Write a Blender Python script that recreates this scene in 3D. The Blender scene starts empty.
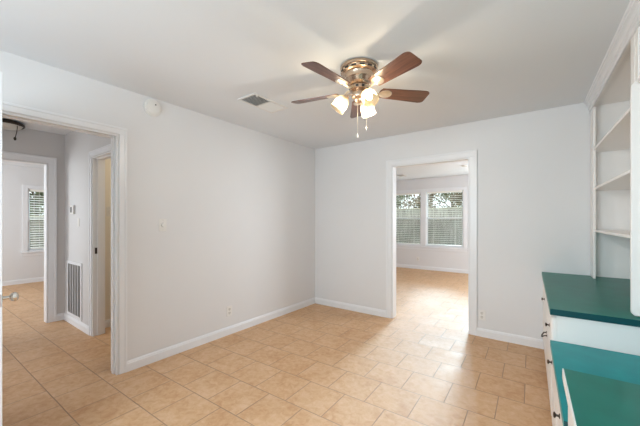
import bpy, bmesh, math, random
from mathutils import Vector, Matrix
random.seed(7)
S = bpy.context.scene
COL = S.collection
PI = math.pi

# ------------------------------------------------------------ camera, world, sun, exposure
CAM_H = 1.307
cd = bpy.data.cameras.new('camera')
cam = bpy.data.objects.new('camera', cd); COL.objects.link(cam)
cam.location = (0, 0, CAM_H)
cam.rotation_euler = (PI/2, 0, math.atan2(.5896, .8076))
cd.sensor_width = 36.0
cd.lens = 303.0/640*36
cd.shift_y = 7.7/640
cd.clip_start = .02
S.camera = cam
S.view_settings.view_transform = 'Standard'
S.view_settings.look = 'None'
S.view_settings.gamma = 1
S.view_settings.use_curve_mapping = False
S.view_settings.exposure = -0.03
S.cycles.max_bounces = 12
S.cycles.diffuse_bounces = 8
S.cycles.transparent_max_bounces = 16
S.cycles.sample_clamp_indirect = 6
S.cycles.caustics_reflective = False
S.cycles.caustics_refractive = False

world = bpy.data.worlds.new('sky'); S.world = world; world.use_nodes = True
wn = world.node_tree.nodes; wl = world.node_tree.links
bg = wn['Background']; bg.inputs[0].default_value = (.88, .94, 1, 1); bg.inputs[1].default_value = 2.4

def lamp(name, kind, loc, rot=None, **k):
    d = bpy.data.lights.new(name, kind)
    for a, b in k.items(): setattr(d, a, b)
    o = bpy.data.objects.new(name, d); COL.objects.link(o); o.location = loc
    if rot is not None: o.rotation_euler = rot
    return o
def aim(o, d): o.rotation_euler = Vector(d).to_track_quat('-Z', 'Y').to_euler()

sun = lamp('sun', 'SUN', (-3, 12, 6), energy=13.5, angle=math.radians(12), color=(.68, .86, 1))
aim(sun, (.12, -1, -.26))
# added fill lamps, set at guessed openings that the camera never sees
w = lamp('front_window_fill', 'AREA', (-.95, -1.66, 1.5), shape='RECTANGLE', size=1.9, size_y=1.3, energy=122, color=(.80, .92, 1)); aim(w, (.30, 1, .20))  # added fill behind the camera, aimed to lift the ceiling on the right
w = lamp('garden_window_fill', 'AREA', (-.79, 8.34, 1.36), shape='RECTANGLE', size=1.1, size_y=1.4, energy=50, color=(.88, .94, 1)); aim(w, (0, -1, 0))  # added fill lamp outside the unseen third rear window
w = lamp('side_window_fill', 'AREA', (1.26, 6.0, 1.4), shape='RECTANGLE', size=1.8, size_y=1.3, energy=100, color=(.88, .94, 1)); aim(w, (-1, 0, 0))  # added lamp at an unseen side window, brightens the back room
w = lamp('bedroom_window_fill', 'AREA', (-7.0, -1.06, 1.4), shape='RECTANGLE', size=1.6, size_y=1.3, energy=76, color=(.88, .95, 1)); aim(w, (0, 1, 0))  # added lamp at an unseen side window, brightens bedroom and hall

w = lamp('hall_end_fill', 'AREA', (-4.1, -1.0, 1.2), shape='RECTANGLE', size=1.4, size_y=1.9, energy=2.5, color=(.95, .97, 1)); aim(w, (-.1, 1, -1.1))  # added lamp beyond the hall end, tilted down to brighten its floor

# ------------------------------------------------------------ materials
def lin(c):
    return tuple((x/255/12.92 if x/255 <= .04045 else ((x/255+.055)/1.055)**2.4) for x in c)
def mat(name, rgb, rough=.5, metal=0, spec=.5, bump=0, bscale=40, var=0, vscale=6, coat=0):
    m = bpy.data.materials.new(name); m.use_nodes = True
    n = m.node_tree.nodes; l = m.node_tree.links; p = n['Principled BSDF']
    c = lin(rgb) if max(rgb) > 1 else rgb
    p.inputs['Base Color'].default_value = (*c, 1)
    p.inputs['Roughness'].default_value = rough
    p.inputs['Metallic'].default_value = metal
    p.inputs['Specular IOR Level'].default_value = spec
    if coat: p.inputs['Coat Weight'].default_value = coat
    tc = n.new('ShaderNodeTexCoord')
    if var:
        t = n.new('ShaderNodeTexNoise'); t.inputs['Scale'].default_value = vscale; t.inputs['Detail'].default_value = 5
        l.new(tc.outputs['Object'], t.inputs['Vector'])
        r = n.new('ShaderNodeMapRange'); r.inputs[1].default_value = .3; r.inputs[2].default_value = .7
        r.inputs[3].default_value = 1-var; r.inputs[4].default_value = 1+var
        l.new(t.outputs['Fac'], r.inputs[0])
        mx = n.new('ShaderNodeVectorMath'); mx.operation = 'SCALE'; mx.inputs[0].default_value = c
        l.new(r.outputs[0], mx.inputs['Scale']); l.new(mx.outputs[0], p.inputs['Base Color'])
    if bump:
        t = n.new('ShaderNodeTexNoise'); t.inputs['Scale'].default_value = bscale; t.inputs['Detail'].default_value = 4
        l.new(tc.outputs['Object'], t.inputs['Vector'])
        b = n.new('ShaderNodeBump'); b.inputs['Strength'].default_value = bump; b.inputs['Distance'].default_value = .004
        l.new(t.outputs['Fac'], b.inputs['Height']); l.new(b.outputs[0], p.inputs['Normal'])
    return m

M = {}
M['wall'] = mat('wall paint', (.69, .69, .698), .55, bump=.12, bscale=60, var=.012, vscale=2)
M['ceil'] = mat('ceiling paint', (.735, .765, .80), .8, bump=.15, bscale=90)
M['trim'] = mat('white trim paint', (.75, .76, .78), .32)
M['cab'] = mat('white cabinet paint', (.83, .81, .79), .35)
M['green'] = mat('greener countertop tone', (.005, .150, .118), .33, spec=.2, bump=.02, bscale=12, var=.10, vscale=9)  # raised tops toned darker and greener than the sunken teal top
M['tealedge'] = mat('dark teal edge strip', (.001, .055, .065), .3)
M['hallwall'] = mat('dimmed hall paint', (.59, .58, .575), .55, bump=.12, bscale=60)  # dimness of the hall put into a darker wall tone
M['beige'] = mat('warm glow wall paint', (.70, .65, .55), .6, bump=.1, bscale=60)  # warm bulb glow put into the closet wall colour
M['teal'] = mat('teal laminate', (.003, .235, .25), .33, spec=.16, bump=.02, bscale=12, var=.10, vscale=9)
M['plate'] = mat('white plastic', (.74, .73, .71), .35)
M['plate2'] = mat('cream plastic', (.66, .64, .60), .4)
M['grilledark'] = mat('grille shade backing', (.05, .05, .05), .8)
M['dark'] = mat('dark recess', (.03, .03, .03), .8)
M['duct'] = mat('duct shade backing', (.24, .23, .22), .5, metal=.3)
M['knob'] = mat('oil rubbed bronze', (.06, .045, .035), .35, metal=.8)
M['bronze'] = mat('dark bronze', (.05, .042, .035), .4, metal=.6)
M['chrome'] = mat('satin nickel', (.72, .70, .66), .18, metal=1)
M['brass'] = mat('antique brass', (.64, .49, .37), .27, metal=1)
M['brasslight'] = mat('glare-paled brass', (.88, .80, .66), .3, metal=1)  # bulb reflection on the blade irons put into a paler brass; chains share it
M['blind'] = mat('white blind slat', (.84, .83, .78), .4)
M['grass'] = mat('lawn', (.16, .20, .06), .9, var=.3, vscale=3)
M['leafA'] = mat('olive foliage', (.16, .18, .09), .7, var=.4, vscale=3)
M['leafB'] = mat('brown green foliage', (.24, .19, .12), .7, var=.4, vscale=3)
M['bark'] = mat('bark', (.16, .12, .09), .9, bump=.6, bscale=20)
M['shadewhite'] = mat('frosted dish glass', (.55, .54, .50), .3)

def tile_mat():
    m = bpy.data.materials.new('ceramic floor tile'); m.use_nodes = True
    n = m.node_tree.nodes; l = m.node_tree.links; p = n['Principled BSDF']
    tc = n.new('ShaderNodeTexCoord'); mp = n.new('ShaderNodeMapping')
    mp.inputs['Location'].default_value = (TX, TY, 0); mp.inputs['Rotation'].default_value = (0, 0, TR)
    l.new(tc.outputs['Object'], mp.inputs['Vector'])
    br = n.new('ShaderNodeTexBrick'); br.offset = .5; br.offset_frequency = 2; br.squash = 1
    br.inputs['Scale'].default_value = 1; br.inputs['Brick Width'].default_value = .317
    br.inputs['Row Height'].default_value = .317; br.inputs['Mortar Size'].default_value = .0034
    br.inputs['Mortar Smooth'].default_value = .35; br.inputs['Bias'].default_value = 0
    br.inputs['Color1'].default_value = (0, 0, 0, 1); br.inputs['Color2'].default_value = (1, 1, 1, 1)
    br.inputs['Mortar'].default_value = (.5, .5, .5, 1)
    l.new(mp.outputs[0], br.inputs['Vector'])
    # mottled clay colours
    n1 = n.new('ShaderNodeTexNoise'); n1.inputs['Scale'].default_value = 3.2; n1.inputs['Detail'].default_value = 7; n1.inputs['Roughness'].default_value = .6
    n2 = n.new('ShaderNodeTexNoise'); n2.inputs['Scale'].default_value = 22; n2.inputs['Detail'].default_value = 6; n2.inputs['Roughness'].default_value = .65
    n2.inputs['Distortion'].default_value = .6
    off = n.new('ShaderNodeVectorMath'); off.operation = 'MULTIPLY_ADD'      # each tile its own cut of the pattern
    off.inputs[1].default_value = (3, 5, 7); l.new(br.outputs['Color'], off.inputs[0]); l.new(mp.outputs[0], off.inputs[2])
    l.new(off.outputs[0], n1.inputs['Vector']); l.new(off.outputs[0], n2.inputs['Vector'])
    ad = n.new('ShaderNodeMath'); ad.operation = 'MULTIPLY_ADD'; ad.inputs[1].default_value = .55
    l.new(n2.outputs['Fac'], ad.inputs[0])
    sc = n.new('ShaderNodeMath'); sc.operation = 'MULTIPLY'; sc.inputs[1].default_value = .45
    l.new(n1.outputs['Fac'], sc.inputs[0]); l.new(sc.outputs[0], ad.inputs[2])
    cr = n.new('ShaderNodeValToRGB'); l.new(ad.outputs[0], cr.inputs[0])
    e = cr.color_ramp.elements
    e[0].position = .36; e[0].color = (.47, .24, .10, 1)
    e[1].position = .66; e[1].color = (.65, .43, .265, 1)
    k = e.new(.5); k.color = (.57, .34, .175, 1)
    mx = n.new('ShaderNodeMix'); mx.data_type = 'RGBA'
    l.new(br.outputs['Fac'], mx.inputs['Factor']); l.new(cr.outputs[0], mx.inputs['A'])
    mx.inputs['B'].default_value = (.34, .21, .125, 1)
    l.new(mx.outputs['Result'], p.inputs['Base Color'])
    rr = n.new('ShaderNodeMapRange'); rr.inputs[1].default_value = .35; rr.inputs[2].default_value = .65
    rr.inputs[3].default_value = .54; rr.inputs[4].default_value = .64; l.new(n1.outputs['Fac'], rr.inputs[0])
    l.new(rr.outputs[0], p.inputs['Roughness'])
    p.inputs['Specular IOR Level'].default_value = 1.0
    inv = n.new('ShaderNodeMath'); inv.operation = 'MULTIPLY_ADD'; inv.inputs[1].default_value = -1; inv.inputs[2].default_value = 1
    l.new(br.outputs['Fac'], inv.inputs[0])
    h = n.new('ShaderNodeMath'); h.operation = 'MULTIPLY_ADD'; h.inputs[1].default_value = .06
    l.new(n2.outputs['Fac'], h.inputs[0]); l.new(inv.outputs[0], h.inputs[2])
    b = n.new('ShaderNodeBump'); b.inputs['Strength'].default_value = .9; b.inputs['Distance'].default_value = .004
    l.new(h.outputs[0], b.inputs['Height']); l.new(b.outputs[0], p.inputs['Normal'])
    return m
TR = math.radians(-1.3)
_c, _s = math.cos(TR), math.sin(TR)
TX = -(-.735*_c - 2.75*_s); TY = 9*.317 - (-.8*_s + 2.595*_c)
M['tile'] = tile_mat()

def wood_mat():
    m = bpy.data.materials.new('walnut fan blade'); m.use_nodes = True
    n = m.node_tree.nodes; l = m.node_tree.links; p = n['Principled BSDF']
    tc = n.new('ShaderNodeTexCoord'); mp = n.new('ShaderNodeMapping'); mp.inputs['Scale'].default_value = (2, 30, 8)
    l.new(tc.outputs['Object'], mp.inputs[0])
    t = n.new('ShaderNodeTexNoise'); t.inputs['Scale'].default_value = 2.2; t.inputs['Detail'].default_value = 6; t.inputs['Distortion'].default_value = 1.2
    l.new(mp.outputs[0], t.inputs['Vector'])
    cr = n.new('ShaderNodeValToRGB'); l.new(t.outputs['Fac'], cr.inputs[0])
    cr.color_ramp.elements[0].position = .3; cr.color_ramp.elements[0].color = (.055, .020, .013, 1)
    cr.color_ramp.elements[1].position = .7; cr.color_ramp.elements[1].color = (.165, .066, .038, 1)
    l.new(cr.outputs[0], p.inputs['Base Color']); p.inputs['Roughness'].default_value = .3; p.inputs['Coat Weight'].default_value = .3
    return m
M['wood'] = wood_mat()

def glass_mat():
    m = bpy.data.materials.new('window glass'); m.use_nodes = True
    n = m.node_tree.nodes; l = m.node_tree.links
    for x in list(n):
        if x.type != 'OUTPUT_MATERIAL': n.remove(x)
    t = n.new('ShaderNodeBsdfTransparent'); t.inputs[0].default_value = (.93, .95, .94, 1)
    g = n.new('ShaderNodeBsdfGlossy'); g.inputs['Roughness'].default_value = .02
    x = n.new('ShaderNodeMixShader'); x.inputs[0].default_value = .05
    l.new(t.outputs[0], x.inputs[1]); l.new(g.outputs[0], x.inputs[2]); l.new(x.outputs[0], n['Material Output'].inputs[0])
    return m
M['glass'] = glass_mat()
def screen_mat():
    m = bpy.data.materials.new('insect screen mesh'); m.use_nodes = True
    n = m.node_tree.nodes; l = m.node_tree.links; p = n['Principled BSDF']
    p.inputs['Base Color'].default_value = (.012, .012, .012, 1); p.inputs['Alpha'].default_value = .2; p.inputs['Roughness'].default_value = .8
    return m
M['screen'] = screen_mat()
def shade_mat():
    m = bpy.data.materials.new('lit frosted glass shade'); m.use_nodes = True
    n = m.node_tree.nodes; l = m.node_tree.links
    for x in list(n):
        if x.type != 'OUTPUT_MATERIAL': n.remove(x)
    t = n.new('ShaderNodeBsdfTransparent'); t.inputs[0].default_value = (1, .93, .8, 1)
    d = n.new('ShaderNodeBsdfTranslucent'); d.inputs[0].default_value = (.42, .34, .22, 1)
    x = n.new('ShaderNodeMixShader'); x.inputs[0].default_value = .5
    l.new(t.outputs[0], x.inputs[1]); l.new(d.outputs[0], x.inputs[2])
    e = n.new('ShaderNodeEmission'); e.inputs[0].default_value = (1, .82, .55, 1); e.inputs[1].default_value = .25
    a = n.new('ShaderNodeAddShader'); l.new(x.outputs[0], a.inputs[0]); l.new(e.outputs[0], a.inputs[1])
    l.new(a.outputs[0], n['Material Output'].inputs[0])
    return m
M['shade'] = shade_mat()
def emis(name, c, s):
    m = bpy.data.materials.new(name); m.use_nodes = True
    p = m.node_tree.nodes['Principled BSDF']; p.inputs['Emission Color'].default_value = (*c, 1); p.inputs['Emission Strength'].default_value = s
    p.inputs['Base Color'].default_value = (*c, 1)
    return m
M['bulb'] = emis('lit bulb', (1, .86, .62), 5)
def fence_mat():
    m = bpy.data.materials.new('weathered fence boards'); m.use_nodes = True
    n = m.node_tree.nodes; l = m.node_tree.links; p = n['Principled BSDF']
    tc = n.new('ShaderNodeTexCoord'); mp = n.new('ShaderNodeMapping'); mp.inputs['Scale'].default_value = (7, 7, .8)
    l.new(tc.outputs['Object'], mp.inputs[0])
    t = n.new('ShaderNodeTexNoise'); t.inputs['Scale'].default_value = 1.5; t.inputs['Detail'].default_value = 5; l.new(mp.outputs[0], t.inputs[0])
    cr = n.new('ShaderNodeValToRGB'); l.new(t.outputs['Fac'], cr.inputs[0])
    cr.color_ramp.elements[0].position = .35; cr.color_ramp.elements[0].color = (.26, .24, .21, 1)
    cr.color_ramp.elements[1].position = .65; cr.color_ramp.elements[1].color = (.55, .52, .47, 1)
    l.new(cr.outputs[0], p.inputs['Base Color']); p.inputs['Roughness'].default_value = .9
    return m
M['fence'] = fence_mat()

# ------------------------------------------------------------ geometry helpers
class B:
    def __init__(s): s.bm = bmesh.new()
    def box(s, x0, x1, y0, y1, z0, z1, mtx=None):
        v = [s.bm.verts.new((x, y, z)) for x in (x0, x1) for y in (y0, y1) for z in (z0, z1)]
        for f in ((0, 1, 3, 2), (4, 6, 7, 5), (0, 4, 5, 1), (2, 3, 7, 6), (0, 2, 6, 4), (1, 5, 7, 3)):
            s.bm.faces.new([v[i] for i in f])
        if mtx is not None:
            for q in v: q.co = mtx @ q.co
        return s
    def prism(s, pts, a, b, axis='y', mtx=None):
        """polygon pts in the plane across `axis`, extruded from a to b"""
        def mk(p, t):
            return {'x': (t, p[0], p[1]), 'y': (p[0], t, p[1]), 'z': (p[0], p[1], t)}[axis]
        A = [s.bm.verts.new(mk(p, a)) for p in pts]; Bv = [s.bm.verts.new(mk(p, b)) for p in pts]
        n = len(pts)
        s.bm.faces.new(A); s.bm.faces.new(list(reversed(Bv)))
        for i in range(n): s.bm.faces.new([A[i], Bv[i], Bv[(i+1) % n], A[(i+1) % n]])
        if mtx is not None:
            for q in A+Bv: q.co = mtx @ q.co
        return s
    def lathe(s, prof, n=32, mtx=None, cap=True):
        """prof: (radius, z) pairs"""
        rings = []
        for r, z in prof:
            if r < 1e-5: rings.append([s.bm.verts.new((0, 0, z))])
            else: rings.append([s.bm.verts.new((r*math.cos(2*PI*i/n), r*math.sin(2*PI*i/n), z)) for i in range(n)])
        for a, b in zip(rings, rings[1:]):
            for i in range(n):
                j = (i+1) % n
                if len(a) == 1 and len(b) == 1: continue
                if len(a) == 1: s.bm.faces.new([a[0], b[j], b[i]])
                elif len(b) == 1: s.bm.faces.new([a[i], a[j], b[0]])
                else: s.bm.faces.new([a[i], a[j], b[j], b[i]])
        if cap:
            for R in (rings[0], rings[-1]):
                if len(R) > 2: s.bm.faces.new(R)
        if mtx is not None:
            for R in rings:
                for q in R: q.co = mtx @ q.co
        return s
    def tube(s, pts, r, n=8):
        pts = [Vector(p) for p in pts]; rings = []
        rr = r if isinstance(r, (list, tuple)) else [r]*len(pts)
        for i, p in enumerate(pts):
            d = (pts[min(i+1, len(pts)-1)] - pts[max(i-1, 0)]).normalized()
            u = d.orthogonal().normalized() if i == 0 else (rings_u - d*rings_u.dot(d)).normalized()
            rings_u = u; w_ = d.cross(u)
            rings.append([s.bm.verts.new(p + rr[i]*(u*math.cos(2*PI*k/n) + w_*math.sin(2*PI*k/n))) for k in range(n)])
        for a, b in zip(rings, rings[1:]):
            for k in range(n): s.bm.faces.new([a[k], a[(k+1) % n], b[(k+1) % n], b[k]])
        s.bm.faces.new(rings[0]); s.bm.faces.new(rings[-1])
        return s
    def sphere(s, c, r, n=12, sc=(1, 1, 1)):
        m = Matrix.Translation(c) @ Matrix.Diagonal((*sc, 1))
        bmesh.ops.create_uvsphere(s.bm, u_segments=n, v_segments=max(6, n*2//3), radius=r, matrix=m)
        return s
    def obj(s, name, m, parent=None, off=(0, 0, 0), bevel=0, smooth=False, seg=2):
        if off != (0, 0, 0): bmesh.ops.translate(s.bm, verts=s.bm.verts, vec=off)
        bmesh.ops.recalc_face_normals(s.bm, faces=s.bm.faces)
        me = bpy.data.meshes.new(name); s.bm.to_mesh(me); s.bm.free()
        me.materials.append(M[m] if isinstance(m, str) else m)
        o = bpy.data.objects.new(name, me); COL.objects.link(o)
        if parent is not None: o.parent = parent
        if bevel:
            k = o.modifiers.new('bevel', 'BEVEL'); k.width = bevel; k.segments = seg; k.limit_method = 'ANGLE'; k.angle_limit = .6
        if smooth:
            for f in me.polygons: f.use_smooth = True
            me.set_sharp_from_angle(angle=math.radians(40))
        return o

def thing(name, loc, label, cat, rz=0, group=None):
    o = bpy.data.objects.new(name, None); o.empty_display_size = .1; COL.objects.link(o)
    o.location = loc; o.rotation_euler = (0, 0, rz); o['label'] = label; o['category'] = cat
    if group: o['group'] = group
    return o
def tag(o, label, cat, group=None):
    o['label'] = label; o['category'] = cat
    if group: o['group'] = group
    return o
def struct(o): o['kind'] = 'structure'; return o

def wall_x(name, X0, X1, Y0, Y1, holes=(), m='wall', H=2.44):
    """wall whose faces are planes of X; holes = (ya, yb, za, zb)"""
    b = B(); y = Y0
    for ya, yb, za, zb in sorted(holes):
        b.box(X0, X1, y, ya, 0, H)
        if za > 0: b.box(X0, X1, ya, yb, 0, za)
        b.box(X0, X1, ya, yb, zb, H); y = yb
    b.box(X0, X1, y, Y1, 0, H)
    return struct(b.obj(name, m))
def wall_y(name, Y0, Y1, X0, X1, holes=(), m='wall', H=2.44):
    b = B(); x = X0
    for xa, xb, za, zb in sorted(holes):
        b.box(x, xa, Y0, Y1, 0, H)
        if za > 0: b.box(xa, xb, Y0, Y1, 0, za)
        b.box(xa, xb, Y0, Y1, zb, H); x = xb
    b.box(x, X1, Y0, Y1, 0, H)
    return struct(b.obj(name, m))

# ------------------------------------------------------------ room shell
DT = 2.035                                   # door opening height
LY0, LY1 = .279, 1.066                       # hall doorway in the left wall
BX0, BX1 = -1.612, -.668                     # doorway in the back wall
struct(B().box(-9.0, 1.6, -1.8, 8.5, -.12, 0).obj('floor', 'tile'))
struct(B().box(-9.0, 1.6, -1.8, 8.5, 2.44, 2.56).obj('ceiling', 'ceil'))
wall_x('wall_left', -3.02, -2.90, -1.5, 3.84, [(LY0, LY1, 0, DT)])
wall_y('wall_back', 3.84, 3.96, -4.7, 1.32, [(BX0, BX1, 0, DT)])
wall_y('wall_front', -1.62, -1.5, -3.02, 1.32, [(-1.9, .0, .85, 2.1)])
wr = wall_x('wall_right', .802, .92, -1.58, 3.85); wr.rotation_euler = (0, 0, math.atan2(.0246, .9997))
# hall
HX = -5.10; HY = 1.25
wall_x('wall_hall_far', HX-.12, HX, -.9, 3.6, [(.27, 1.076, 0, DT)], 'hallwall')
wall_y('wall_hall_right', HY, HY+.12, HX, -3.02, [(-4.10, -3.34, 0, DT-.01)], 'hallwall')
wall_y('wall_hall_left', -1.02, -.9, HX-.12, -3.02, [(-4.9, -3.3, 0, 2.2)], 'hallwall')  # end opening added to let the hall fill lamp through
# room past the hall
wall_x('wall_closet_left', -4.42, -4.30, HY+.12, 3.6, [], 'beige')
wall_y('wall_closet_back', 3.6, 3.72, HX-.12, -3.02, [], 'beige')
# bedroom
BXF = -8.70
WB = (1.52, 2.36, .67, 1.985)
wall_x('wall_bedroom_far', BXF-.12, BXF, -1.3, 3.72, [WB])
wall_y('wall_bedroom_left', -1.14, -1.02, BXF, HX-.12, [(-7.9, -6.1, .8, 2.05)])
wall_y('wall_bedroom_right', 3.6, 3.72, BXF, HX-.12)
# back room
YF = 8.20
W1 = (-3.54, -2.615, .63, 2.085); W2 = (-2.495, -1.56, .63, 2.085); W3 = (-1.36, -.22, .63, 2.085)  # W3 is unseen, added to widen the sunlight on the floor
wall_y('wall_sunroom_far', YF, YF+.12, -4.7, 1.32, [W1, W2, W3])
wall_x('wall_sunroom_left', -4.82, -4.7, 3.84, YF+.12)
wall_x('wall_sunroom_right', 1.2, 1.32, 3.96, YF, [(5.1, 6.9, .75, 2.05)])

# baseboards
def bb(name, pts_axis, fixed, a, b, side, H=.092, m='trim'):
    """pts_axis 'x' runs along X at Y=fixed, 'y' runs along Y at X=fixed; side = direction into the room"""
    prof = [(0, 0), (side*.014, 0), (side*.014, H*.74), (side*.010, H*.80), (side*.011, H*.86), (side*.004, H), (0, H)]
    o = B()
    if pts_axis == 'y': o.prism([(fixed+p[0], p[1]) for p in prof], a, b, 'y')
    else: o.prism([(fixed+p[0], p[1]) for p in prof], a, b, 'x')
    return struct(o.obj(name, m))
bb('baseboard_left', 'y', -2.90, LY1+.066, 3.84, 1)
bb('baseboard_left', 'y', -2.90, -1.5, LY0-.066, 1)
bb('baseboard_back', 'x', 3.84, -2.90, BX0-.08, -1)
bb('baseboard_back', 'x', 3.84, BX1+.08, .10, -1)
bb('baseboard_front', 'x', -1.5, -2.9, .10, 1)
bb('baseboard_hall_far', 'y', HX, 1.142, HY, 1)
bb('baseboard_hall_right', 'x', HY, HX, -4.166, -1)
bb('baseboard_closet', 'y', -4.30, HY+.12, 3.6, 1)
bb('baseboard_bedroom', 'y', BXF, -1.02, 3.6, 1)
bb('baseboard_sunroom', 'x', YF, -4.7, 1.2, -1)

def casing(name, axis, f, side, a, b, H, w_=.066, th=.016, floor_z=0, sill=None, m='trim'):
    """three (or four) moulded boards around an opening a..b in plane f"""
    def board(bld, u0, u1, z0, z1, vertical):
        # stepped moulding: outer thicker back band, inner flatter
        if axis == 'y': bld.box(min(f, f+side*th*.7), max(f, f+side*th*.7), u0, u1, z0, z1)
        else: bld.box(u0, u1, min(f, f+side*th*.7), max(f, f+side*th*.7), z0, z1)
    def slab(bld, u0, u1, z0, z1, t):
        if axis == 'y': bld.box(min(f, f+side*t), max(f, f+side*t), u0, u1, z0, z1)
        else: bld.box(u0, u1, min(f, f+side*t), max(f, f+side*t), z0, z1)
    bld = B(); e = .006; k = w_*.28
    slab(bld, a-w_, a-e, floor_z, H+e, th*.65); slab(bld, b+e, b+w_, floor_z, H+e, th*.65)
    slab(bld, a-w_, b+w_, H+e, H+w_, th*.65)
    slab(bld, a-w_, a-w_+k, floor_z, H+w_-k, th); slab(bld, b+w_-k, b+w_, floor_z, H+w_-k, th)
    slab(bld, a-w_, b+w_, H+w_-k, H+w_, th)
    if sill is not None:
        slab(bld, a-w_, b+w_, floor_z-w_, floor_z, th*.7)
    return struct(bld.obj(name, m, bevel=.0025))
def jamb(name, axis, f0, f1, a, b, H, stop=True, m='trim'):
    t = .012; bld = B()
    def bx(u0, u1, z0, z1, g0=f0, g1=f1):
        if axis == 'y': bld.box(g0, g1, u0, u1, z0, z1)
        else: bld.box(u0, u1, g0, g1, z0, z1)
    bx(a, a+t, 0, H); bx(b-t, b, 0, H); bx(a+t, b-t, H-t, H)
    if stop:
        c = (f0+f1)/2; s0, s1 = c-.018, c+.018
        bx(a+t, a+t+.01, 0, H-t, s0, s1); bx(b-t-.01, b-t, 0, H-t, s0, s1); bx(a+t+.01, b-t-.01, H-t-.01, H-t, s0, s1)
    return struct(bld.obj(name, m, bevel=.0015))
casing('trim_1', 'y', -2.90, 1, LY0, LY1, DT)
j1 = jamb('trim_2', 'y', -3.02, -2.90, LY0, LY1, DT)
B().box(-2.975, -2.945, LY1-.0145, LY1-.0115, .84, .90).obj('strike_plate', 'knob', j1)
casing('trim_3', 'y', -3.02, -1, LY0, LY1, DT, m='trim')
casing('trim_4', 'x', 3.84, -1, BX0, BX1, DT, w_=.08)
jamb('trim_5', 'x', 3.84, 3.96, BX0, BX1, DT, stop=False)
casing('trim_6', 'x', 3.96, 1, BX0, BX1, DT)
casing('trim_7', 'y', HX, 1, .27, 1.076, DT, w_=.088)
jamb('trim_8', 'y', HX-.12, HX, .27, 1.076, DT, stop=False)
casing('trim_9', 'x', HY, -1, -4.10, -3.34, DT-.01)
j2 = jamb('trim_10', 'x', HY, HY+.12, -4.10, -3.34, DT-.01)
B().box(-4.089, -4.0855, HY+.02, HY+.05, .93, 1.0).obj('strike_plate', 'knob', j2)
# a run of quarter-inch shoe along the hall grille wall
# door leaf, open into the room at the left edge
d = B().box(-2.885, -2.105, LY0-.036, LY0-.001, .012, DT-.008).obj('door_1', 'trim', bevel=.002); struct(d)
kz = .92; kx = -2.168
km = Matrix.Translation((kx, LY0-.001, kz)) @ Matrix.Rotation(-PI/2, 4, 'X') @ Matrix.Diagonal((.82, .82, .9, 1))
B().lathe([(.0, 0), (.030, 0), (.030, .004), (.024, .008), (.012, .010), (.010, .034), (.014, .038), (.024, .044), (.028, .054), (.027, .064), (.019, .071), (0, .073)], 28, km).obj('door_knob', 'chrome', d, smooth=True)
km2 = Matrix.Translation((kx, LY0-.036, kz)) @ Matrix.Rotation(PI/2, 4, 'X')
B().lathe([(.0, 0), (.030, 0), (.030, .004), (.024, .008), (.012, .010), (.010, .034), (.024, .044), (.028, .054), (.019, .069), (0, .071)], 28, km2).obj('door_knob', 'chrome', d, smooth=True)
B().box(-2.1055, -2.1035, LY0-.031, LY0-.006, kz-.03, kz+.03).obj('latch_plate', 'chrome', d)
for hz in (.25, 1.02, 1.80):
    B().lathe([(.006, 0), (.006, .09)], 10, Matrix.Translation((-2.892, LY0-.006, hz))).obj('hinge', 'chrome', d, smooth=True)

# ------------------------------------------------------------ windows
def window(name, axis, f0, f1, a, b, z0, z1, inside, case=True, rail=.48):
    """double-hung window filling an opening; inside = +1/-1 side where the room is (f1 is room face)"""
    fr = B(); t = .03
    lo, hi = min(f0, f1), max(f0, f1)
    def bx(bld, u0, u1, g0, g1, za, zb):
        if axis == 'y': bld.box(g0, g1, u0, u1, za, zb)
        else: bld.box(u0, u1, g0, g1, za, zb)
    bx(fr, a, a+t*.6, lo, hi, z0, z1); bx(fr, b-t*.6, b, lo, hi, z0, z1)
    bx(fr, a, b, lo, hi, z0, z0+t*.6); bx(fr, a, b, lo, hi, z1-t*.6, z1)
    o = struct(fr.obj(name, 'trim', bevel=.002))
    mid = (f0+f1)/2; out = -inside
    zr = z0 + (z1-z0)*.51
    for i, (za, zb, s) in enumerate(((zr-.015, z1-.018, mid+out*.038), (z0+.018, zr+.015, mid+out*.012))):
        sh = B(); w_ = .024
        g0, g1 = s-.012, s+.012; A, Bb = a+.018, b-.018
        bx(sh, A, A+w_, g0, g1, za, zb); bx(sh, Bb-w_, Bb, g0, g1, za, zb)
        bx(sh, A+w_, Bb-w_, g0, g1, za, za+w_); bx(sh, A+w_, Bb-w_, g0, g1, zb-w_, zb)
        so = sh.obj('sash', 'trim', o, bevel=.0015)
        gl = B(); bx(gl, A+w_, Bb-w_, s-.002, s+.002, za+w_, zb-w_); gl.obj('pane', 'glass', so)
        if i == 1:
            sc = B(); bx(sc, a+.02, b-.02, mid+out*.052-.0008, mid+out*.052+.0008, z0+.02, zr); sc.obj('insect_screen', 'screen', o)
    return o
window('window_1', 'x', YF+.12, YF, *W1, -1)
window('window_2', 'x', YF+.12, YF, *W2, -1)
window('window_3', 'x', YF+.12, YF, *W3, -1)
window('window_4', 'y', BXF-.12, BXF, *WB, 1)
window('window_5', 'x', -1.62, -1.5, -1.9, .0, .85, 2.1, 1)  # unseen front window, guessed and placed for its light
window('window_6', 'y', 1.32, 1.2, 5.1, 6.9, .75, 2.05, -1)
window('window_7', 'x', -1.14, -1.02, -7.9, -6.1, .8, 2.05, 1)
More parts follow.
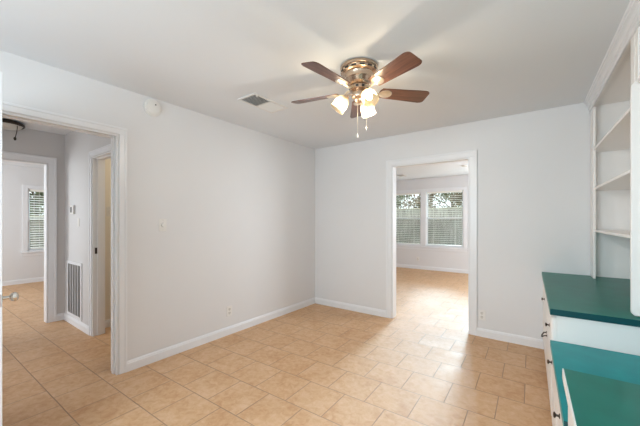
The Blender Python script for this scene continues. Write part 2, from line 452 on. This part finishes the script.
# casings round the windows
def wcasing(name, axis, f, side, a, b, z0, z1, w_=.09, mids=()):
    bld = B()
    def slab(u0, u1, za, zb, t):
        if axis == 'y': bld.box(min(f, f+side*t), max(f, f+side*t), u0, u1, za, zb)
        else: bld.box(u0, u1, min(f, f+side*t), max(f, f+side*t), za, zb)
    slab(a-w_, a, z0-.02, z1+w_*.8, .016); slab(b, b+w_, z0-.02, z1+w_*.8, .016); slab(a, b, z1, z1+w_*.8, .016)
    slab(a-w_-.02, b+w_+.02, z0-.04, z0-.012, .04)
    slab(a-w_, b+w_, z0-.10, z0-.04, .014)
    for u0, u1 in mids: slab(u0, u1, z0-.012, z1, .014)
    return struct(bld.obj(name, 'trim', bevel=.002))
wcasing('trim_11', 'x', YF, -1, -3.54, -1.56, .63, 2.085, .085, [(-2.615, -2.495)])
wcasing('trim_12', 'x', YF, -1, -1.36, -.22, .63, 2.085, .085)
wcasing('trim_13', 'y', BXF, 1, *WB[:2], WB[2], WB[3], .085)

# blinds
def blind(label, axis, f, a, b, z0, z1, inside, pitch=.050, tilt=7, group=None):
    c = (a+b)/2
    loc = (f, c, z0) if axis == 'y' else (c, f, z0)
    t = thing('venetian_blind', loc, label, 'blind', 0, group)
    h = (b-a)/2-.022; sl = B(); n = int((z1-z0-.09)/pitch)
    H = z1-z0
    for i in range(n):
        z = .05 + i*pitch
        R = Matrix.Rotation(math.radians(tilt)*inside, 4, 'Y' if axis == 'y' else 'X')
        Tm = Matrix.Translation((0, 0, z)) @ R
        if axis == 'y': sl.box(-.021, .021, -h, h, -.0014, .0014, Tm)
        else: sl.box(-h, h, -.021, .021, -.0014, .0014, Tm)
    sl.obj('slats', 'blind', t)
    def bar(name, za, zb, d_):
        q = B()
        if axis == 'y': q.box(-d_, d_, -h, h, za, zb)
        else: q.box(-h, h, -d_, d_, za, zb)
        q.obj(name, 'blind', t, bevel=.002)
    bar('head_rail', H-.045, H-.002, .022); bar('bottom_rail', .022, .036, .020)
    for s in (-.62, .62):
        q = B()
        for e in (-.018, .018):
            p0 = (e, s*h, .03) if axis == 'y' else (s*h, e, .03)
            p1 = (p0[0], p0[1], H-.045)
            q.tube([p0, p1], .0011, 5)
        q.obj('ladder_cord', 'blind', t)
    q = B(); s = -.85
    p0 = (.024*inside, s*h, H*.5) if axis == 'y' else (s*h, .024*inside, H*.5)
    q.tube([p0, (p0[0], p0[1], H-.03)], .003, 6); q.obj('tilt_wand', 'blind', t)
    return t
blind('white horizontal slat blind in the left rear window', 'x', YF+.03, W1[0]+.02, W1[1]-.02, .645, 2.07, -1, group=None)
blind('white horizontal slat blind in the right rear window', 'x', YF+.03, W2[0]+.02, W2[1]-.02, .645, 2.07, -1, group=None)
blind('white slat blind added unseen past the doorway jamb to soften the sun', 'x', YF+.03, W3[0]+.02, W3[1]-.02, .645, 2.07, -1, group=None)  # unseen blind, added to weaken the sun through the third window
blind('white slat blind in the bedroom window past the hall', 'y', BXF-.03, WB[0]+.02, WB[1]-.02, .685, 1.97, 1, tilt=22)

# ------------------------------------------------------------ outside
struct(B().box(-60, 50, 8.5, 80, -.42, -.30).obj('ground', 'grass'))
struct(B().box(-60, -9.0, -40, 8.5, -.42, -.30).obj('ground', 'grass'))
def fence(axis, f, a, b, top, label):
    loc = ((a+b)/2, f, -.3) if axis == 'x' else (f, (a+b)/2, -.3)
    t = thing('board_fence', loc, label, 'fence', 0 if axis == 'x' else PI/2)
    L = (b-a)/2; H = top+.3; q = B(); x = -L; 
    while x < L:
        dz = random.uniform(-.015, .015); q.box(x, x+.135, -.011, .011, .03, H+dz-.05); x += .142
    q.obj('board_panel', 'fence', t)
    for z in (.35, H*.55, H-.22): B().box(-L, L, .011, .05, z, z+.09).obj('rail', 'fence', t)
    B().box(-L, L, -.05, .07, H-.05, H-.01).obj('cap_rail', mat('pale cap board', (.62, .57, .46), .8), t)
fence('x', 15.0, -16, 8, 1.93, 'weathered grey board fence seen through the rear windows')
fence('y', -15.0, -8, 12, 1.5, 'weathered fence beyond the bedroom window')
def tree(loc, h, r, m, label, n=1500, sz=.17):
    t = thing('tree', loc, label, 'tree')
    tr = B(); tr.tube([(0, 0, 0), (.05, 0, h*.35), (-.05, .1, h*.8)], [.16, .12, .04], 8)
    for k in range(9):
        a = random.uniform(0, 2*PI); z = h*random.uniform(.3, .6)
        tr.tube([(0, 0, z), (.5*r*math.cos(a), .5*r*math.sin(a), z+h*.15), (.85*r*math.cos(a), .85*r*math.sin(a), z+h*.25)], [.06, .04, .012], 6)
    tr.obj('trunk', 'bark', t)
    cl = []
    while len(cl) < 34:
        v = Vector((random.uniform(-1, 1), random.uniform(-1, 1), random.uniform(-1, 1)))
        if v.length < 1: cl.append((Vector((v.x*r*.75, v.y*r*.75, h*.68+v.z*h*.28)), random.uniform(.12, .26)*r))
    lf = B()
    for k in range(n):
        c, cr_ = random.choice(cl)
        p = c + Vector([max(-1.6, min(1.6, random.gauss(0, 1)))*cr_*.6 for _ in range(3)])
        q = Matrix.Translation(p) @ Matrix.Rotation(random.uniform(0, 6.3), 4, Vector((random.gauss(0, 1), random.gauss(0, 1), random.gauss(0, 1))).normalized())
        s_ = sz*random.uniform(.5, 1.2)
        vs = [lf.bm.verts.new(q @ Vector(v)) for v in ((-s_, 0, 0), (0, -s_*.45, .02), (s_, 0, 0), (0, s_*.45, .02))]
        lf.bm.faces.new(vs)
    lf.obj('foliage', m, t)
tree((-8.9, 27.5, -.3), 5.0, 1.7, 'leafB', 'brownish bare-branched tree over the fence in the left rear window', n=800)
tree((-13.2, 33, -.3), 6.2, 2.0, 'leafA', 'olive tree over the fence at the left of the left rear window', n=1500)
tree((-7.4, 33, -.3), 5.8, 1.9, 'leafA', 'olive leafy tree over the fence in the middle of the right rear window', n=950)
tree((-4.6, 26, -.3), 5.2, 1.6, 'leafB', 'brownish tree over the fence at the right of the right rear window', n=950)
tree((-19, 3.6, -.3), 4.6, 1.8, 'leafA', 'leafy tree outside the bedroom window past the hall', n=2500, sz=.14)

# ------------------------------------------------------------ wall fittings of the main room
def rounded(bld, cx, cz, w_, h_, y0, y1):
    bld.box(cx-w_/2, cx+w_/2, y0, y1, cz-h_/2, cz+h_/2)
def wallthing(name, loc, face, label, cat, group=None):
    """local frame: +y points out of the wall, x along it"""
    rz = {'+x': -PI/2, '-y': PI, '+y': 0}[face]
    return thing(name, loc, label, cat, rz, group)
# rotary switch on the left wall
t = wallthing('light_switch', (-2.90, 1.44, 1.266), '+x', 'white rotary dimmer switch plate on the left wall beside the hall doorway', 'light switch')
B().box(-.036, .036, 0, .006, -.06, .06).obj('wall_plate', 'plate', t, bevel=.003)
B().lathe([(.019, .006), (.019, .012), (.015, .020), (0, .021)], 24, Matrix.Rotation(-PI/2, 4, 'X')).obj('dimmer_knob', 'plate', t, smooth=True)
for z in (-.047, .047): B().lathe([(.003, .006), (.003, .0072)], 10, Matrix.Translation((0, 0, z)) @ Matrix.Rotation(-PI/2, 4, 'X')).obj('screw', 'chrome', t)
def outlet(loc, face, label):
    t = wallthing('power_outlet', loc, face, label, 'power outlet')
    B().box(-.036, .036, 0, .006, -.058, .058).obj('wall_plate', 'plate', t, bevel=.003)
    for z in (-.022, .022):
        r = B().lathe([(.0165, .006), (.0165, .0085), (0, .0085)], 20, Matrix.Translation((0, 0, z)) @ Matrix.Rotation(-PI/2, 4, 'X')).obj('receptacle', 'plate2', t, smooth=True)
        q = B(); q.box(-.008, -.005, .008, .0092, z-.001, z+.009); q.box(.005, .008, .008, .0092, z-.001, z+.009); q.box(-.003, .003, .008, .0092, z-.012, z-.007)
        q.obj('slots', 'dark', r)
    return t
outlet((-2.90, 2.20, .268), '+x', 'white duplex outlet low on the left wall between doorway and corner')
outlet((-.54, 3.84, .243), '-y', 'white duplex outlet low on the back wall just right of its doorway')
outlet((-2.70, YF, .27), '-y', 'small white outlet under the rear windows of the far room')
# round detector
t = wallthing('smoke_detector', (-2.90, 1.345, 2.347), '+x', 'round white smoke detector high on the left wall above the doorway corner', 'smoke detector')
Rx = Matrix.Rotation(-PI/2, 4, 'X')
B().lathe([(.076, 0), (.078, .004), (.078, .014), (.070, .022), (0, .022)], 40, Rx).obj('base', 'plate', t, smooth=True)
B().lathe([(.062, .022), (.060, .032), (.050, .036), (0, .037)], 40, Rx).obj('cover', 'plate', t, smooth=True)
B().lathe([(.006, .036), (.006, .0385), (0, .0385)], 12, Matrix.Translation((-.015, 0, .025)) @ Rx).obj('indicator', 'dark', t)
t = thing('smoke_detector', (-1.27, 6.75, 2.44), 'small white ceiling detector seen through the back doorway', 'smoke detector')
B().lathe([(.06, 0), (.06, -.015), (.045, -.032), (0, -.034)], 32).obj('cover', 'plate2', t, smooth=True)

# ceiling register
def register(name, loc, w_, l_, label, n=9):
    t = thing(name, loc, label, 'air vent')
    W, L = w_/2, l_/2; fr = B(); e = .022
    fr.box(-W, -W+e, -L, L, -.008, 0); fr.box(W-e, W, -L, L, -.008, 0); fr.box(-W+e, W-e, -L, -L+e, -.008, 0); fr.box(-W+e, W-e, L-e, L, -.008, 0)
    fr.box(-W+e, W-e, -.008, .008, -.008, 0)
    fr.obj('frame', 'plate', t, bevel=.002)
    B().box(-W+e, W-e, -L+e, L-e, -.0015, -.0002).obj('duct_shade_plate', 'duct', t)  # flat dark plate in place of the shade up the duct
    for s, tl in ((-1, 42), (1, -38)):
        q = B(); y0 = .012 if s > 0 else -L+e+.004; y1 = L-e-.004 if s > 0 else -.012
        for i in range(n):
            y = y0+(y1-y0)*(i+.5)/n
            q.box(-W+e, W-e, -.007, .007, -.0006, .0006, Matrix.Translation((0, y, -.007)) @ Matrix.Rotation(math.radians(tl), 4, 'X'))
        q.obj('louvers', 'plate', t)
    B().box(W-.016, W-.010, -L+.03, -L+.045, -.022, -.008).obj('lever', 'plate', t)
    return t
register('ceiling_vent', (-2.165, 2.045, 2.44), .235, .44, 'white louvered vent in the ceiling left of the fan')
t = register('ceiling_vent', (-2.83, 7.35, 2.44), .20, .30, 'small grey ceiling vent seen through the back doorway', 5)

# ------------------------------------------------------------ hall fittings
t = wallthing('return_grille', (-4.70, HY, .45), '-y', 'white return air grille with vertical louvers low on the hall wall', 'air vent')
W, L = .27, .345; fr = B(); e = .035
fr.box(-W, -W+e, 0, .012, -L, L); fr.box(W-e, W, 0, .012, -L, L); fr.box(-W+e, W-e, 0, .012, -L, -L+e); fr.box(-W+e, W-e, 0, .012, L-e, L)
for k in range(1, 5):
    x = -W+e+(2*W-2*e)*k/5; fr.box(x-.006, x+.006, 0, .012, -L+e, L-e)
fr.obj('frame', 'trim', t, bevel=.0015)
B().box(-W+e, W-e, .0005, .002, -L+e, L-e).obj('grille_shade_sheet', 'grilledark', t)  # shade behind the louvers drawn as a flat dark sheet
q = B()
for k in range(20):
    x = -W+e+(2*W-2*e)*(k+.5)/20
    q.box(-.0005, .0005, -.006, .006, -L+e, L-e, Matrix.Translation((x, .0075, 0)) @ Matrix.Rotation(math.radians(35), 4, 'Z'))
q.obj('louvers', 'hallwall', t)
t = wallthing('thermostat', (-4.745, HY, 1.445), '-y', 'small white thermostat with dark screen on the hall wall', 'thermostat')
B().box(-.055, .055, 0, .022, -.055, .055).obj('housing', 'plate', t, bevel=.004)
B().box(-.002, .040, .022, .0235, -.034, .034).obj('screen', 'dark', t)
tag(B().box(-.026, .026, -.005, 0, -.05, .05).obj('blank_plate', 'plate2', bevel=.002), 'narrow blank cover plate below the thermostat on the hall wall', 'cover plate')
bpy.data.objects['blank_plate'].location = (-4.56, HY, 1.285)
t = wallthing('light_switch', (-4.30, 1.49, 1.42), '+x', 'beige toggle switch plate inside the room off the hall', 'light switch')
B().box(-.037, .037, 0, .006, -.06, .06).obj('wall_plate', 'plate2', t, bevel=.003)
B().box(-.005, .005, .006, .016, -.012, .012).obj('toggle', 'plate2', t, bevel=.001)
# flush ceiling lamp in the hall, with a dangling cord
t = thing('ceiling_lamp', (-4.925, .675, 2.44), 'unlit dark-rimmed flush ceiling lamp with hanging pull cord in the hall', 'ceiling lamp')
B().lathe([(.05, 0), (.12, 0), (.135, -.014), (.158, -.020), (.163, -.040), (.152, -.050), (.142, -.044), (.05, -.03)], 40).obj('rim', 'bronze', t, smooth=True)
B().lathe([(.142, -.044), (.125, -.066), (.08, -.082), (0, -.088)], 40, cap=False).obj('glass_dish', 'shadewhite', t, smooth=True)
q = B(); dx, dy = .8076, .5896
q.tube([(.13*dx, .13*dy, -.03), (.135*dx, .135*dy, -.07), (.128*dx, .128*dy, -.12), (.112*dx, .112*dy, -.185)], .004, 6)
c = q.obj('pull_cord', 'bronze', t)
B().sphere((.108*dx, .108*dy, -.20), .013, 10, (1, 1, 1.6)).obj('cord_bead', 'bronze', c, smooth=True)

# ------------------------------------------------------------ ceiling fan
FX, FY = -1.083, 1.97
fan = thing('ceiling_fan', (FX, FY, 2.44), 'antique brass hugger ceiling fan with five walnut blades and three lit glass shades', 'ceiling fan')
B().lathe([(.02, 0), (.118, 0), (.134, -.004), (.138, -.012), (.136, -.024), (.128, -.030), (.132, -.036), (.130, -.050), (.122, -.056), (.104, -.060), (.100, -.066),
           (.101, -.096), (.094, -.104), (.088, -.126), (.074, -.140), (.060, -.146), (.02, -.146)], 56).obj('motor_housing', 'brass', fan, smooth=True)
for k in range(14):
    B().box(.1265, .1335, -.016, .016, -.049, -.038, Matrix.Rotation(2*PI*k/14, 4, 'Z')).obj('vent_slot', 'dark', bpy.data.objects['motor_housing'])
B().lathe([(.02, -.146), (.062, -.146), (.070, -.152), (.070, -.176), (.058, -.182), (.02, -.182)], 40).obj('rotor_hub', 'brass', fan, smooth=True)
for k in range(10):
    B().box(.066, .0712, -.010, .010, -.172, -.156, Matrix.Rotation(2*PI*k/10, 4, 'Z')).obj('hub_slot', 'dark', bpy.data.objects['rotor_hub'])
ZB = -.180
def blade_outline():
    pts = []
    x0, x1 = .170, .545; n = 10
    def half(x):
        s = (x-x0)/(x1-x0); return .052+.018*min(1, s*1.15)
    up = []
    for i in range(n+1):
        x = x0+(x1-.045-x0)*i/n; up.append((x, half(x)))
    for i in range(1, 9):
        a = PI/2*i/8; h = half(x1); up.append((x1-.045+.045*math.sin(a), h*(.55+.45*math.cos(a)**.8 if i < 8 else .55)))
    root = [(x0-.012, .030), (x0-.004, .042)]
    top = root+up
    return top+[(x, -y) for x, y in reversed(top)]
for k in range(5):
    ang = math.radians(48+72*k)
    R = Matrix.Rotation(ang, 4, 'Z')
    bl = B().prism(blade_outline(), -.003, .003, 'z').obj('fan_blade', 'wood', fan, bevel=.0012)
    bl.matrix_local = R @ Matrix.Translation((0, 0, ZB)) @ Matrix.Rotation(math.radians(-14), 4, 'X')
    ir = B()
    # arm from hub, forking into an oval plate under the blade
    ir.tube([(.05, 0, .012), (.085, 0, .010), (.12, 0, -.012), (.155, 0, -.010), (.18, 0, -.006)], [.009, .009, .008, .008, .007], 8)
    ir.lathe([(0, -.010), (.030, -.010), (.037, -.007), (.038, -.003), (.0, -.003)], 28, Matrix.Translation((.207, 0, 0)) @ Matrix.Diagonal((1.3, 1.1, 1, 1)))
    for sx, sy in ((.19, .018), (.19, -.018), (.225, 0)): ir.sphere((sx, sy, -.011), .004, 8)
    o = ir.obj('blade_iron', 'brasslight', bl, smooth=True)
# light kit
B().lathe([(.02, -.182), (.046, -.182), (.052, -.190), (.054, -.225), (.048, -.236), (.030, -.244), (.022, -.262), (.010, -.270), (0, -.272)], 36).obj('switch_housing', 'brass', fan, smooth=True)
for i, deg in enumerate((210, -30, 90)):
    a = math.radians(deg)
    R = Matrix.Rotation(a, 4, 'Z')
    h = B()
    arm = [Vector(p) for p in ((.045, 0, -.205), (.070, 0, -.200), (.088, 0, -.208), (.096, 0, -.222))]
    h.tube([R @ p for p in arm], .007, 8)
    ar = h.obj('lamp_arm', 'brass', fan, smooth=True)
    tilt = math.radians(38)
    Mx = R @ Matrix.Translation((.090, 0, -.214)) @ Matrix.Rotation(-tilt, 4, 'Y')
    B().lathe([(.008, .006), (.020, .002), (.024, -.012), (.024, -.026), (.015, -.026)], 24, Mx).obj('socket_cap', 'brass', ar, smooth=True)
    sh = B().lathe([(.024, -.012), (.034, -.022), (.046, -.042), (.052, -.062), (.053, -.080), (.050, -.098), (.050, -.108), (.056, -.118),
                    (.054, -.118), (.048, -.108), (.048, -.098), (.051, -.080), (.050, -.062), (.044, -.042), (.032, -.024)], 32, Mx, cap=False).obj('lamp_shade', 'shade', fan, smooth=True)
    bb_ = B(); bb_.lathe([(.010, -.024), (.013, -.040), (.022, -.058), (.024, -.070), (.018, -.086), (0, -.092)], 20, Mx); bb_.obj('bulb', 'bulb', sh, smooth=True)
    p = Mx @ Vector((0, 0, -.100))
    L_ = lamp('fan_bulb_light', 'POINT', (FX+p.x, FY+p.y, 2.44+p.z), energy=15.5, color=(1, .975, .95), shadow_soft_size=.018)
# pull chains
rgt = Vector((.8076, .5896, 0)); fwd = Vector((-.5896, .8076, 0))
for dx_, df, zz, m_ in ((-.012, -.02, -.515, 'shadewhite'), (.055, -.01, -.455, 'chrome')):
    p = rgt*dx_ + fwd*df
    base = Vector((p.x*.6, p.y*.6, -.236))
    q = B(); q.tube([base, (p.x, p.y, -.262), (p.x, p.y, zz)], .0013, 5)
    ch = q.obj('pull_chain', 'brasslight', fan)
    B().lathe([(0, .018), (.003, .012), (.006, 0), (.0075, -.008), (.005, -.014), (0, -.016)], 14, Matrix.Translation((p.x, p.y, zz))).obj('chain_pendant', m_, ch, smooth=True)

# ------------------------------------------------------------ built-in desk and shelves along the right wall
CA = math.atan2(.0246, .9997)
def cab(name, x, y, z, label, cat, group=None):
    wx = x*math.cos(CA)-y*math.sin(CA); wy = x*math.sin(CA)+y*math.cos(CA)
    t = thing(name, (wx, wy, z), label, cat, CA, group); t['o'] = 0
    del t['o']
    return t, (-x, -y, -z)
YE = 3.818                                       # the far end, at the back wall
def BW(x): return 3.8402-.0246*x
FXc = .112                                       # plane of the drawer fronts
XB = .80
def cabinet(y0, y1, ztop, label, fronts, side_panel=True):
    t, off = cab('drawer_cabinet', FXc, y0, 0, label, 'cabinet')
    b = B(); b.prism([(FXc+.018, y0), (XB, y0), (XB, min(y1, BW(XB))), (FXc+.018, min(y1, BW(FXc)))], .09, ztop, 'z'); b.box(FXc+.075, XB, y0+.005, y1-.025, 0, .09)
    # face frame stiles at both ends
    b.box(FXc, FXc+.018, y0, y0+.03, .09, ztop); b.box(FXc, FXc+.018, y1-.03, y1, .09, ztop)
    b.box(FXc, FXc+.018, y0, y1, ztop-.022, ztop); b.box(FXc, FXc+.018, y0, y1, .09, .115)
    b.obj('body', 'cab', t, off, bevel=.002)
    for kind, ya, yb, za, zb, kn in fronts:
        f_ = B().box(FXc-.006, FXc+.016, ya, yb, za, zb).obj(kind, 'cab', t, off, bevel=.004)
        for (ky, kz_, pull) in kn:
            if pull:
                q = B(); w_ = .04
                q.tube([(FXc-.004, ky-w_, kz_+.01), (FXc-.024, ky-w_, kz_+.006), (FXc-.036, ky-w_*.5, kz_-.010), (FXc-.038, ky, kz_-.016), (FXc-.036, ky+w_*.5, kz_-.010), (FXc-.024, ky+w_, kz_+.006), (FXc-.004, ky+w_, kz_+.01)], .0045, 8)
                for s in (-1, 1): q.lathe([(.010, 0), (.010, .003), (0, .003)], 14, Matrix.Translation((FXc-.006, ky+s*w_, kz_+.01)) @ Matrix.Rotation(-PI/2, 4, 'Y'))
                q.obj('bail_pull', 'knob', f_, off, smooth=True)
            else:
                Mk = Matrix.Translation((FXc-.006, ky, kz_)) @ Matrix.Rotation(-PI/2, 4, 'Y')
                B().lathe([(0, 0), (.011, 0), (.011, .002), (.005, .005), (.0045, .011), (.0075, .014), (.012, .017), (.013, .020), (.009, .023), (0, .024)], 18, Mk).obj('knob', 'knob', f_, off, smooth=True)
    return t
ZT = .785; TH = .036
Y1c, Y2c = 2.275, 1.372
cabinet(Y1c, 3.835, ZT-TH, 'tall white drawer cabinet against the back wall corner under the raised green countertop', [
    ('drawer', 3.06, 3.79, .53, .72, [(3.30, .62, 0)]), ('drawer', 2.31, 3.04, .53, .72, [(2.50, .62, 0)]),
    ('drawer', 2.31, 3.79, .30, .51, [(2.88, .435, 1)]),
    ('lower_panel', 2.31, 3.79, .12, .28, [])])
cabinet(Y2c, Y1c-.002, .6-TH, 'low white drawer cabinet under the sunken middle section of teal desk top', [
    ('drawer', Y2c+.035, 1.81, .33, .53, [(1.66, .465, 0)]), ('drawer', 1.83, Y1c-.02, .33, .53, [(2.215, .483, 0)]),
    ('lower_panel', Y2c+.035, Y1c-.02, .12, .31, [])])
cabinet(-1.46, Y2c-.002, ZT-TH, 'white drawer cabinet nearest the viewer under the front green countertop', [
    ('drawer', .06, 1.33, .53, .72, [(1.0, .62, 0), (.4, .62, 0)]), ('drawer', .06, 1.33, .12, .51, [(.7, .32, 1)]),
    ('drawer', -1.42, .04, .53, .72, [(-.4, .62, 0), (-1.0, .62, 0)]), ('drawer', -1.42, .04, .12, .51, [(-.7, .32, 1)])])
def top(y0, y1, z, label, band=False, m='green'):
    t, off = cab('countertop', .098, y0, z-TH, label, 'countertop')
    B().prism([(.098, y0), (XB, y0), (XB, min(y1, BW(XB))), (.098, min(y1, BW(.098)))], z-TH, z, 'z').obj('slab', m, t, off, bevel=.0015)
    else_ = B().box(.099, XB, y0-.0012, y0-.0001, z-TH, z-.0008).obj('edge_strip', 'tealedge', t, off)
    if band: B().box(.094, .0978, y0, y1, z-TH, z-.001).obj('edge_band', 'cab', t, off)
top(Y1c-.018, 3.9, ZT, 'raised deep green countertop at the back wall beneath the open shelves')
top(Y2c, Y1c-.019, .6, 'sunken teal desk top between the two raised countertops', m='teal')
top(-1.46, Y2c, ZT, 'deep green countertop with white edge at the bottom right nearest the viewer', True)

# open shelves
FS = .47
bookcase, boff = t, off = cab('bookcase', FS, 2.42, ZT, 'white built-in open bookcase with three shelves on the far green countertop', 'bookcase')
b = B()
b.box(FS, FS+.018, 3.66, YE, ZT, 2.34); b.box(FS, FS+.018, 2.345, 2.42, ZT, 2.34)
b.box(FS, FS+.018, 2.345, YE, 2.34, 2.44)
b.obj('face_frame', 'cab', t, off, bevel=.002)
b = B(); b.box(XB-.012, XB, 2.346, YE, ZT, 2.40); b.box(FS+.018, XB-.012, YE-.012, YE, ZT, 2.40)
b.box(FS+.018, XB-.012, 2.346, 2.378, ZT, 2.40); b.box(FS+.018, XB-.012, 2.378, YE-.012, 2.382, 2.40)
b.obj('carcass', 'cab', t, off)
for z in (1.205, 1.585, 1.945):
    B().box(FS+.005, XB-.012, 2.378, YE-.012, z, z+.019).obj('shelf', 'cab', t, off, bevel=.0015)
# end panel of the bookcase, facing the near end of the room, lower front corner rounded
pts = [(XB, ZT+.001), (XB, 2.40), (FS+.001, 2.40), (FS+.001, 2.06), (FS-.017, 2.045)]
for k in range(7):
    a = math.radians(180+90*k/6); pts.append((FS-.017+.022+.022*math.cos(a), ZT+.008+.022+.022*math.sin(a)))
ep = B().prism(pts, 2.318, 2.342, 'y').obj('end_panel', 'cab', bookcase, boff, bevel=.003)
q = B(); x = FS+.010
while x < XB-.04: q.box(x, x+.036, 2.3155, 2.3182, ZT+.035, 2.03); x += .042
q.obj('beadboard', 'cab', ep, boff, bevel=.0012)
t, off = cab('wall_cabinet', FS, -1.46, 2.045, 'white open cubby cabinet under the ceiling at the top right corner', 'cabinet')
b = B(); b.box(XB-.012, XB, -1.46, 2.312, 2.064, 2.40); b.box(FS+.018, XB-.012, 2.297, 2.312, 2.064, 2.40)
b.box(FS+.018, XB-.012, -1.46, -1.44, 2.064, 2.40); b.box(FS+.001, XB, -1.46, 2.312, 2.045, 2.063); b.box(FS+.018, XB-.012, -1.44, 2.297, 2.382, 2.40)
b.obj('carcass', 'cab', t, off)
b = B(); b.box(FS, FS+.018, -1.46, 2.312, 2.34, 2.44); b.box(FS, FS+.018, 2.28, 2.312, 2.064, 2.34); b.box(FS, FS+.018, .92, .98, 2.064, 2.34)
b.obj('face_frame', 'cab', t, off, bevel=.002)

# crown moulding over the shelves
prof = [(FS, 2.330), (FS-.010, 2.330), (FS-.010, 2.350), (FS-.004, 2.354), (FS-.008, 2.366), (FS-.020, 2.372), (FS-.020, 2.384), (FS-.014, 2.388), (FS-.022, 2.406), (FS-.036, 2.412), (FS-.036, 2.424), (FS-.044, 2.428), (FS-.046, 2.44), (FS, 2.44)]
o = struct(B().prism(prof, -1.46, YE, 'y').obj('trim_14', 'trim')); o.rotation_euler = (0, 0, CA)
# warm ceiling light in the room off the hall
lamp('closet_light', 'POINT', (-3.7, 2.3, 2.2), energy=14, color=(1, .86, .66), shadow_soft_size=.12)
